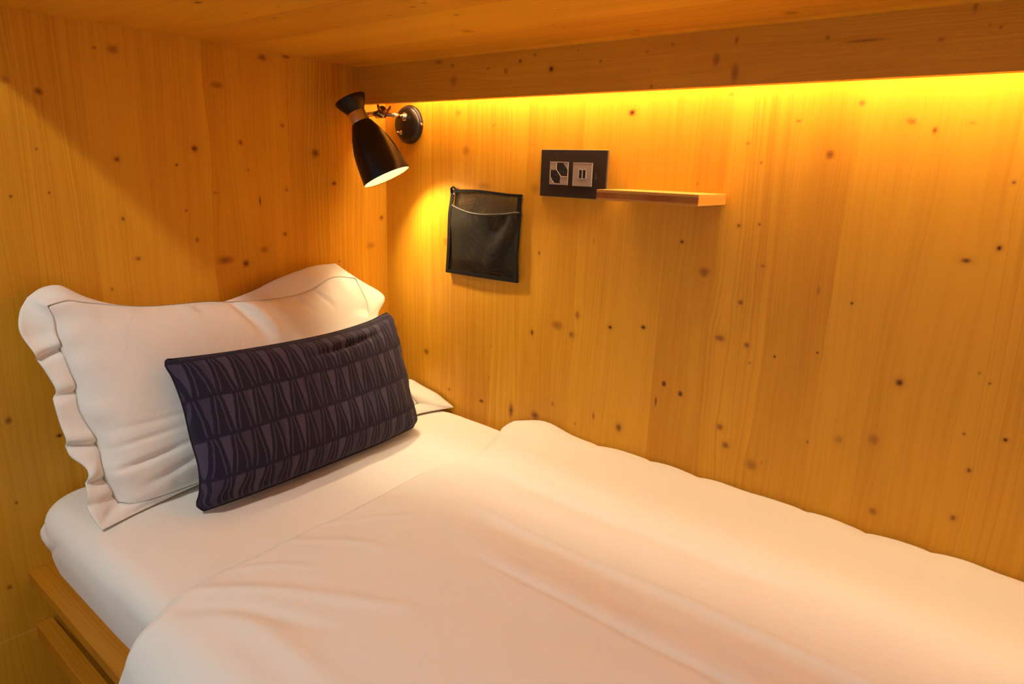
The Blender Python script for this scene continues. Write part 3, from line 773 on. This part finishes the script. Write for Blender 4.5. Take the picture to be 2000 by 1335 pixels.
# shade along its axis
lathe('collar', KC - AX * .0125, AX, [(0, .0212), (.001, .0218), (.027, .0226), (.028, .0218)], M_CHROME, lamp, 64)
cap = [(.000, .0220), (-.004, .0235), (-.011, .0278), (-.019, .0332), (-.027, .0372), (-.032, .0388), (-.0335, .0384), (-.0345, .036), (-.036, .026), (-.0365, .0)]
lathe('shade_cap', KC - AX * .0115, AX, cap, M_BLACK, lamp, 80)
bp = np.array([(.0135, .0222), (.020, .0270), (.032, .0325), (.045, .0390), (.060, .0443), (.078, .0500), (.100, .0540), (.124, .0570), (.143, .0590), (.1563, .0602)])
prof = [(s, r) for s, r in bp] + [(.1637, .0597)] + [(s + .0003, r - .0012) for s, r in bp[::-1]]
lathe('shade', KC, AX, [(s, r) for s, r in bp] + [(.1572, .0600), (.1568, .0592)], M_BLACK, lamp, 96)
# open the mouth: the lathe caps its ends, so drop the big end caps
def uncap(o):
    bm = bmesh.new(); bm.from_mesh(o.data)
    bmesh.ops.delete(bm, geom=[f for f in bm.faces if len(f.verts) > 8], context='FACES_ONLY'); bm.to_mesh(o.data); bm.free()
for ch in lamp.children:
    if ch.name.startswith('shade') and ch.name.split('.')[0] == 'shade': uncap(ch)
inn = lathe('shade_lining', KC, AX, [(s, r - .0011) for s, r in bp[::-1]] , M_INNER, lamp, 96)
bm = bmesh.new(); bm.from_mesh(inn.data)
big = [f for f in bm.faces if len(f.verts) > 8]
big = [f for f in big if (f.calc_center_median() - KC).dot(AX) > .1]
bmesh.ops.delete(bm, geom=big, context='FACES_ONLY'); bm.to_mesh(inn.data); bm.free()
M_BULB = emit('bulb_glow', (1.0, 0.80, 0.48), BULB_STRENGTH)
lathe('bulb', KC, AX, [(.057, .010), (.064, .0145), (.074, .0195), (.085, .0215), (.096, .0195), (.104, .0130), (.108, .0)], M_BULB, lamp, 24)
lathe('bulb_socket', KC, AX, [(.020, .014), (.056, .014), (.057, .010)], M_CHROME, lamp, 24)

# ------------------------------------------------------------------ mesh pocket
def mesh_material(name, col, pitch, hole, warp=0.0):
    k = NT(name)
    p = k.sep(k.attr('st').outputs['Vector'])
    a = k.math('MULTIPLY', p[0], 2 * math.pi / pitch); b = k.math('MULTIPLY', p[1], 2 * math.pi / (pitch * 1.25))
    v = k.math('MULTIPLY', k.math('COSINE', a), k.math('COSINE', b))
    hmask = k.smooth(v, hole - .12, hole + .12)
    tr = k.n.new('ShaderNodeBsdfTransparent')
    mx = k.n.new('ShaderNodeMixShader')
    k.link(hmask, mx.inputs[0]); k.link(k.b.outputs[0], mx.inputs[1]); k.link(tr.outputs[0], mx.inputs[2])
    k.link(mx.outputs[0], k.out.inputs['Surface'])
    k.b.inputs['Base Color'].default_value = (*col, 1)
    k.b.inputs['Roughness'].default_value = 0.7
    k.b.inputs['Specular IOR Level'].default_value = 0.3
    k.bump(k.math('MULTIPLY', v, -1.0), 0.6, 0.0006)
    return k.m
M_MESH = mesh_material('black_net', (0.022, 0.016, 0.009), 0.0046, 0.30)
M_MESH2 = mesh_material('black_net_back', (0.022, 0.016, 0.009), 0.0050, 0.02)
M_BIND = simple('black_webbing', (0.010, 0.0075, 0.006), 0.75, 0, .2, .8, 900)
pocket = empty('mesh_pocket', (0.365, 0, 1.10))
tag(pocket, 'black net pocket pinned to the wall left of the power outlet', 'pocket')
def sheet_obj(name, fn, nu, nv, thick, mat, size):
    U, V = np.meshgrid(np.linspace(0, 1, nu), np.linspace(0, 1, nv), indexing='ij')
    A = fn(U, V); B = A + np.array([0, thick, 0])
    P = np.vstack([A.reshape(-1, 3), B.reshape(-1, 3)])
    n = nu * nv
    rim = [i * nv for i in range(nu)] + [(nu - 1) * nv + j for j in range(1, nv)] + [i * nv + nv - 1 for i in range(nu - 2, -1, -1)] + [j for j in range(nv - 2, 0, -1)]
    F = [tuple(f) for f in grid_faces(nu, nv)] + [tuple(f[::-1]) for f in grid_faces(nu, nv, n)]
    F += [(rim[k], rim[(k + 1) % len(rim)], rim[(k + 1) % len(rim)] + n, rim[k] + n) for k in range(len(rim))]
    o = obj_pd(name, P, F, mat)
    st = np.stack([U.ravel() * size[0], V.ravel() * size[1], 0 * U.ravel()], 1)
    at = o.data.attributes.new('st', 'FLOAT_VECTOR', 'POINT')
    at.data.foreach_set('vector', np.vstack([st, st]).astype(np.float32).ravel())
    bm = bmesh.new(); bm.from_mesh(o.data); bmesh.ops.recalc_face_normals(bm, faces=bm.faces); bm.to_mesh(o.data); bm.free(); o.data.shade_smooth()
    return keep(o, pocket)
def pk_x(u, v):
    xl = .2475 + .012 * v + .004 * np.sin(v * 7) * v; xr = .4835 - .004 * np.sin(v * math.pi) + .004 * v
    return xl + (xr - xl) * u
def pk_back(u, v):
    z = .9965 + .002 * u + v * (.211 + .003 * np.sin(u * 5))
    y = -.0045 - .004 * np.sin(u * math.pi) * (1 - v) - .003 * (1 - v) - .002 * vnoise(u * 3, v * 3)
    return np.stack([pk_x(u, v), y, z], -1)
def pk_front(u, v):
    topz = 1.172 - .013 * np.sin(np.clip(u * 1.08, 0, 1) * math.pi) ** .8 - .008 * u
    z = .998 + v * (topz - .998)
    bul = np.sin(np.clip(u, 0, 1) * math.pi) ** .7
    y = -.0075 - .026 * bul * (.35 + .65 * v) * sst(v, 0, .25)
    y += .012 * np.exp(-((u - .80 + .15 * (1 - v)) / .09) ** 2) * sst(v, .3, .9)          # pull at the right
    y -= .007 * np.exp(-((u - .62 - .25 * v) / .10) ** 2) * np.sin(v * math.pi)
    y += .002 * vnoise(u * 5, v * 4)
    return np.stack([pk_x(u, v), np.minimum(y, -.0068), z], -1)
sheet_obj('back_net', pk_back, 50, 50, .0012, M_MESH2, (.226, .213))
sheet_obj('front_net', pk_front, 60, 60, .0012, M_MESH, (.226, .17))
def strip(name, pts, w, t, mat, side):
    """flat band along pts; w measured along `side`"""
    pts = catmull(pts, 40); side = np.array(side, float)
    A = pts - side * w / 2; B = pts + side * w / 2; off = np.array([0, -t, 0])
    ring = [A, B, B + off, A + off]
    P = np.stack(ring, 1).reshape(-1, 3); n = len(pts)
    F = [(i * 4 + k, i * 4 + (k + 1) % 4, (i + 1) * 4 + (k + 1) % 4, (i + 1) * 4 + k) for i in range(n - 1) for k in range(4)] + [(3, 2, 1, 0), ((n - 1) * 4, (n - 1) * 4 + 1, (n - 1) * 4 + 2, (n - 1) * 4 + 3)]
    return keep(obj_pd(name, P, F, mat, None, False), pocket)
def bk(u, v, dy=0): p = pk_back(np.array(u), np.array(v)); return (float(p[0]), float(p[1]) - .002 + dy, float(p[2]))
vs = np.linspace(0, 1, 8)
strip('side_binding', [bk(.018, v, -.002) for v in vs], .010, .003, M_BIND, (1, 0, 0))
strip('side_binding', [bk(.982, v, -.002) for v in vs], .010, .003, M_BIND, (1, 0, 0))
strip('bottom_binding', [bk(u, .02, -.002) for u in vs], .009, .003, M_BIND, (0, 0, 1))
strip('top_hem', [bk(u, .985, -.001) for u in vs], .007, .004, M_BIND, (0, 0, 1))
bm = bmesh.new()
fp = pk_front(np.linspace(.02, .98, 40), np.ones(40)) + np.array([0, -.0005, 0])
tube_bm(bm, [tuple(p) for p in fp], .0022, 8)
keep(obj_bm('pocket_hem', bm, simple('grey_hem', (.07, .055, .04), .6), None, True), pocket)
# the curled corner at upper left
bm = bmesh.new(); tube_bm(bm, [(.262, -.009, 1.200), (.262, -.012, 1.212), (.266, -.010, 1.215), (.275, -.008, 1.209), (.284, -.006, 1.2055)], .003, 8, [.004, .003, .003, .003, .002])
keep(obj_bm('curled_corner', bm, M_BIND, None, True), pocket)
for (x, z) in ((.2705, 1.198), (.4795, 1.197)):
    lathe('rivet', (x, -.0085, z), YD, [(0, .0034), (.002, .0032), (.003, .002), (.0032, 0)], M_CHROME, pocket, 16)

# ------------------------------------------------------------------ power outlet
outlet = empty('power_outlet', (0.622, 0, 1.257))
tag(outlet, 'black wall plate with a power socket and a charging port', 'outlet')
M_PLATE = simple('anthracite_plate', (0.028, 0.017, 0.010), 0.5, 0.0, .3, .15, 600)
M_RIM = simple('plate_rim', (0.42, 0.33, 0.22), 0.3, .7)
M_SILV = simple('silver_plastic', (0.40, 0.33, 0.27), 0.42, .35, .5, .1, 900)
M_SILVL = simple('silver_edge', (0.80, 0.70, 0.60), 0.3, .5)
M_WELL = simple('socket_black', (0.010, 0.009, 0.009), 0.4)
keep(box('plate_rim', (.5370, -.0035, 1.2063), (.7100, -.0003, 1.3088), M_RIM, None, .0008), outlet)
keep(box('plate', (.5380, -.0080, 1.2070), (.7085, -.0035, 1.3080), M_PLATE, None, .0008), outlet)
def module(name, x0, z0, lab):
    o = box(name, (x0, -.0102, z0), (x0 + .0500, -.0080, z0 + .0495), M_SILV, None, .0006)
    o['label'] = lab
    keep(o, outlet)
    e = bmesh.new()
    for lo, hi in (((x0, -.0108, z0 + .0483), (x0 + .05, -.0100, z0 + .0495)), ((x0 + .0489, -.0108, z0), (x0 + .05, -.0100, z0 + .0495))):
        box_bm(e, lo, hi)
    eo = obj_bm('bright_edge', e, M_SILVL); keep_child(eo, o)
    return o
def keep_child(o, part):
    o.parent = part
    return o
MS = module('socket_insert', .5645, 1.2330, 'silver socket insert with two black wells')
MU = module('usb_insert', .6265, 1.2322, 'plain silver insert with two slots')
def prism(bm, poly, y0, y1):
    a = [bm.verts.new((x, y0, z)) for x, z in poly]; b = [bm.verts.new((x, y1, z)) for x, z in poly]
    bm.faces.new(a); bm.faces.new(b[::-1])
    for i in range(len(poly)):
        j = (i + 1) % len(poly); bm.faces.new((a[i], b[i], b[j], a[j]))
wells = [[(.38, .965), (.72, .965), (.955, .66), (.955, .37), (.64, .37), (.38, .66)], [(.045, .64), (.37, .64), (.585, .35), (.585, .05), (.28, .05), (.045, .34)]]
for w in wells:
    P2 = [(.5645 + a * .05, 1.2330 + b * .0495) for a, b in w]
    bm = bmesh.new(); prism(bm, P2, -.0102, -.0104)
    wo = keep_child(obj_bm('socket_well', bm, M_WELL), MS)
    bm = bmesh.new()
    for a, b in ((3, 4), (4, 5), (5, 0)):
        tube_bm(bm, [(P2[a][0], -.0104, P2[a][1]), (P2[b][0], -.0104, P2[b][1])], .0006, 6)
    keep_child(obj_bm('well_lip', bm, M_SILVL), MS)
    cx = sum(p[0] for p in P2) / 6; cz = sum(p[1] for p in P2) / 6
    bm = bmesh.new()
    for dx, dz in ((-.0035, -.0045), (.0045, .0035), (.0038, -.0042)):
        r0 = bmesh.ops.create_cone(bm, cap_ends=True, segments=16, radius1=.0019, radius2=.0019, depth=.0005,
                                   matrix=Matrix.Translation((cx + dx, -.0106, cz + dz)) @ Matrix.Rotation(math.pi / 2, 4, 'X'))
    keep_child(obj_bm('pin_holes', bm, simple('pin_hole', (.05, .05, .055), .3, .3)), MS)
bm = bmesh.new()
for lo, hi in (((0.6420, -.0112, 1.2475), (0.6617, -.0100, 1.2487)), ((0.6420, -.0112, 1.2667), (0.6617, -.0100, 1.2679)), ((0.6420, -.0112, 1.2475), (0.6432, -.0100, 1.2679)), ((0.6605, -.0112, 1.2475), (0.6617, -.0100, 1.2679)), ((0.6510, -.0112, 1.2475), (0.6527, -.0100, 1.2679))):
    box_bm(bm, lo, hi)
keep_child(obj_bm('port_frame', bm, M_SILVL), MU)
for x0 in (.6437, .6532):
    keep_child(box('usb_slot', (x0, -.0106, 1.2490), (x0 + .0068, -.0101, 1.2665), M_WELL), MU)
tc = bpy.data.curves.new('maker_mark', 'FONT'); tc.body = 'legrand'; tc.size = .0050; tc.extrude = .0001
tc.align_x = 'CENTER'; tc.align_y = 'CENTER'
to = bpy.data.objects.new('maker_mark', tc)
COL.objects.link(to)
to.matrix_world = Matrix(((0, -1, 0, 0), (0, 0, -1, 0), (1, 0, 0, 0), (0, 0, 0, 1)))
dg = bpy.context.evaluated_depsgraph_get()
me = bpy.data.meshes.new_from_object(to.evaluated_get(dg))
bpy.data.objects.remove(to)
me.transform(Matrix.Translation((.6845, -.0081, 1.2540)) @ Matrix(((0, -1, 0, 0), (0, 0, -1, 0), (1, 0, 0, 0), (0, 0, 0, 1))))
mk = finish(bpy.data.objects.new('maker_mark', me), 'maker_mark', simple('mark_grey', (.16, .13, .11), .5))
keep(mk, outlet)

# ------------------------------------------------------------------ small shelf
def ply_material():
    k = NT('three_layer_board')
    p = k.sep(k.co('Object'))
    z = p[2]
    g = k.noise(k.comb(k.math('MULTIPLY', p[0], 6.0), k.math('MULTIPLY', p[1], 160.0), k.math('MULTIPLY', z, 500.0)), 1.0, 2.0)
    a = k.mix(k.smooth(g, .3, .7), (0.80, 0.42, 0.08, 1), (0.68, 0.31, 0.04, 1))
    mid = k.math('MULTIPLY', k.smooth(z, 1.2150, 1.2156), k.smooth(z, 1.2258, 1.2264, 1.0, 0.0))
    fr = k.smooth(p[1], -.1279, -.1270, 1.0, 0.0)
    g2 = k.noise(k.comb(k.math('MULTIPLY', p[0], 14.0), z, 0.0), 1.0, 3.0)
    c = k.mix(k.smooth(g2, .35, .65), (0.56, 0.22, 0.03, 1), (0.40, 0.13, 0.015, 1))
    c = k.mix(fr, (0.72, 0.34, 0.05, 1), c)
    k.link(k.mix(mid, a, c), k.b.inputs['Base Color'])
    k.b.inputs['Roughness'].default_value = .5; k.b.inputs['Specular IOR Level'].default_value = .3
    return k.m
sh = box('shelf', (.763, -.128, 1.211), (.972, -.0005, 1.2312), ply_material(), None, .0010)
tag(sh, 'small pine shelf fixed to the wall beside the power outlet', 'shelf')
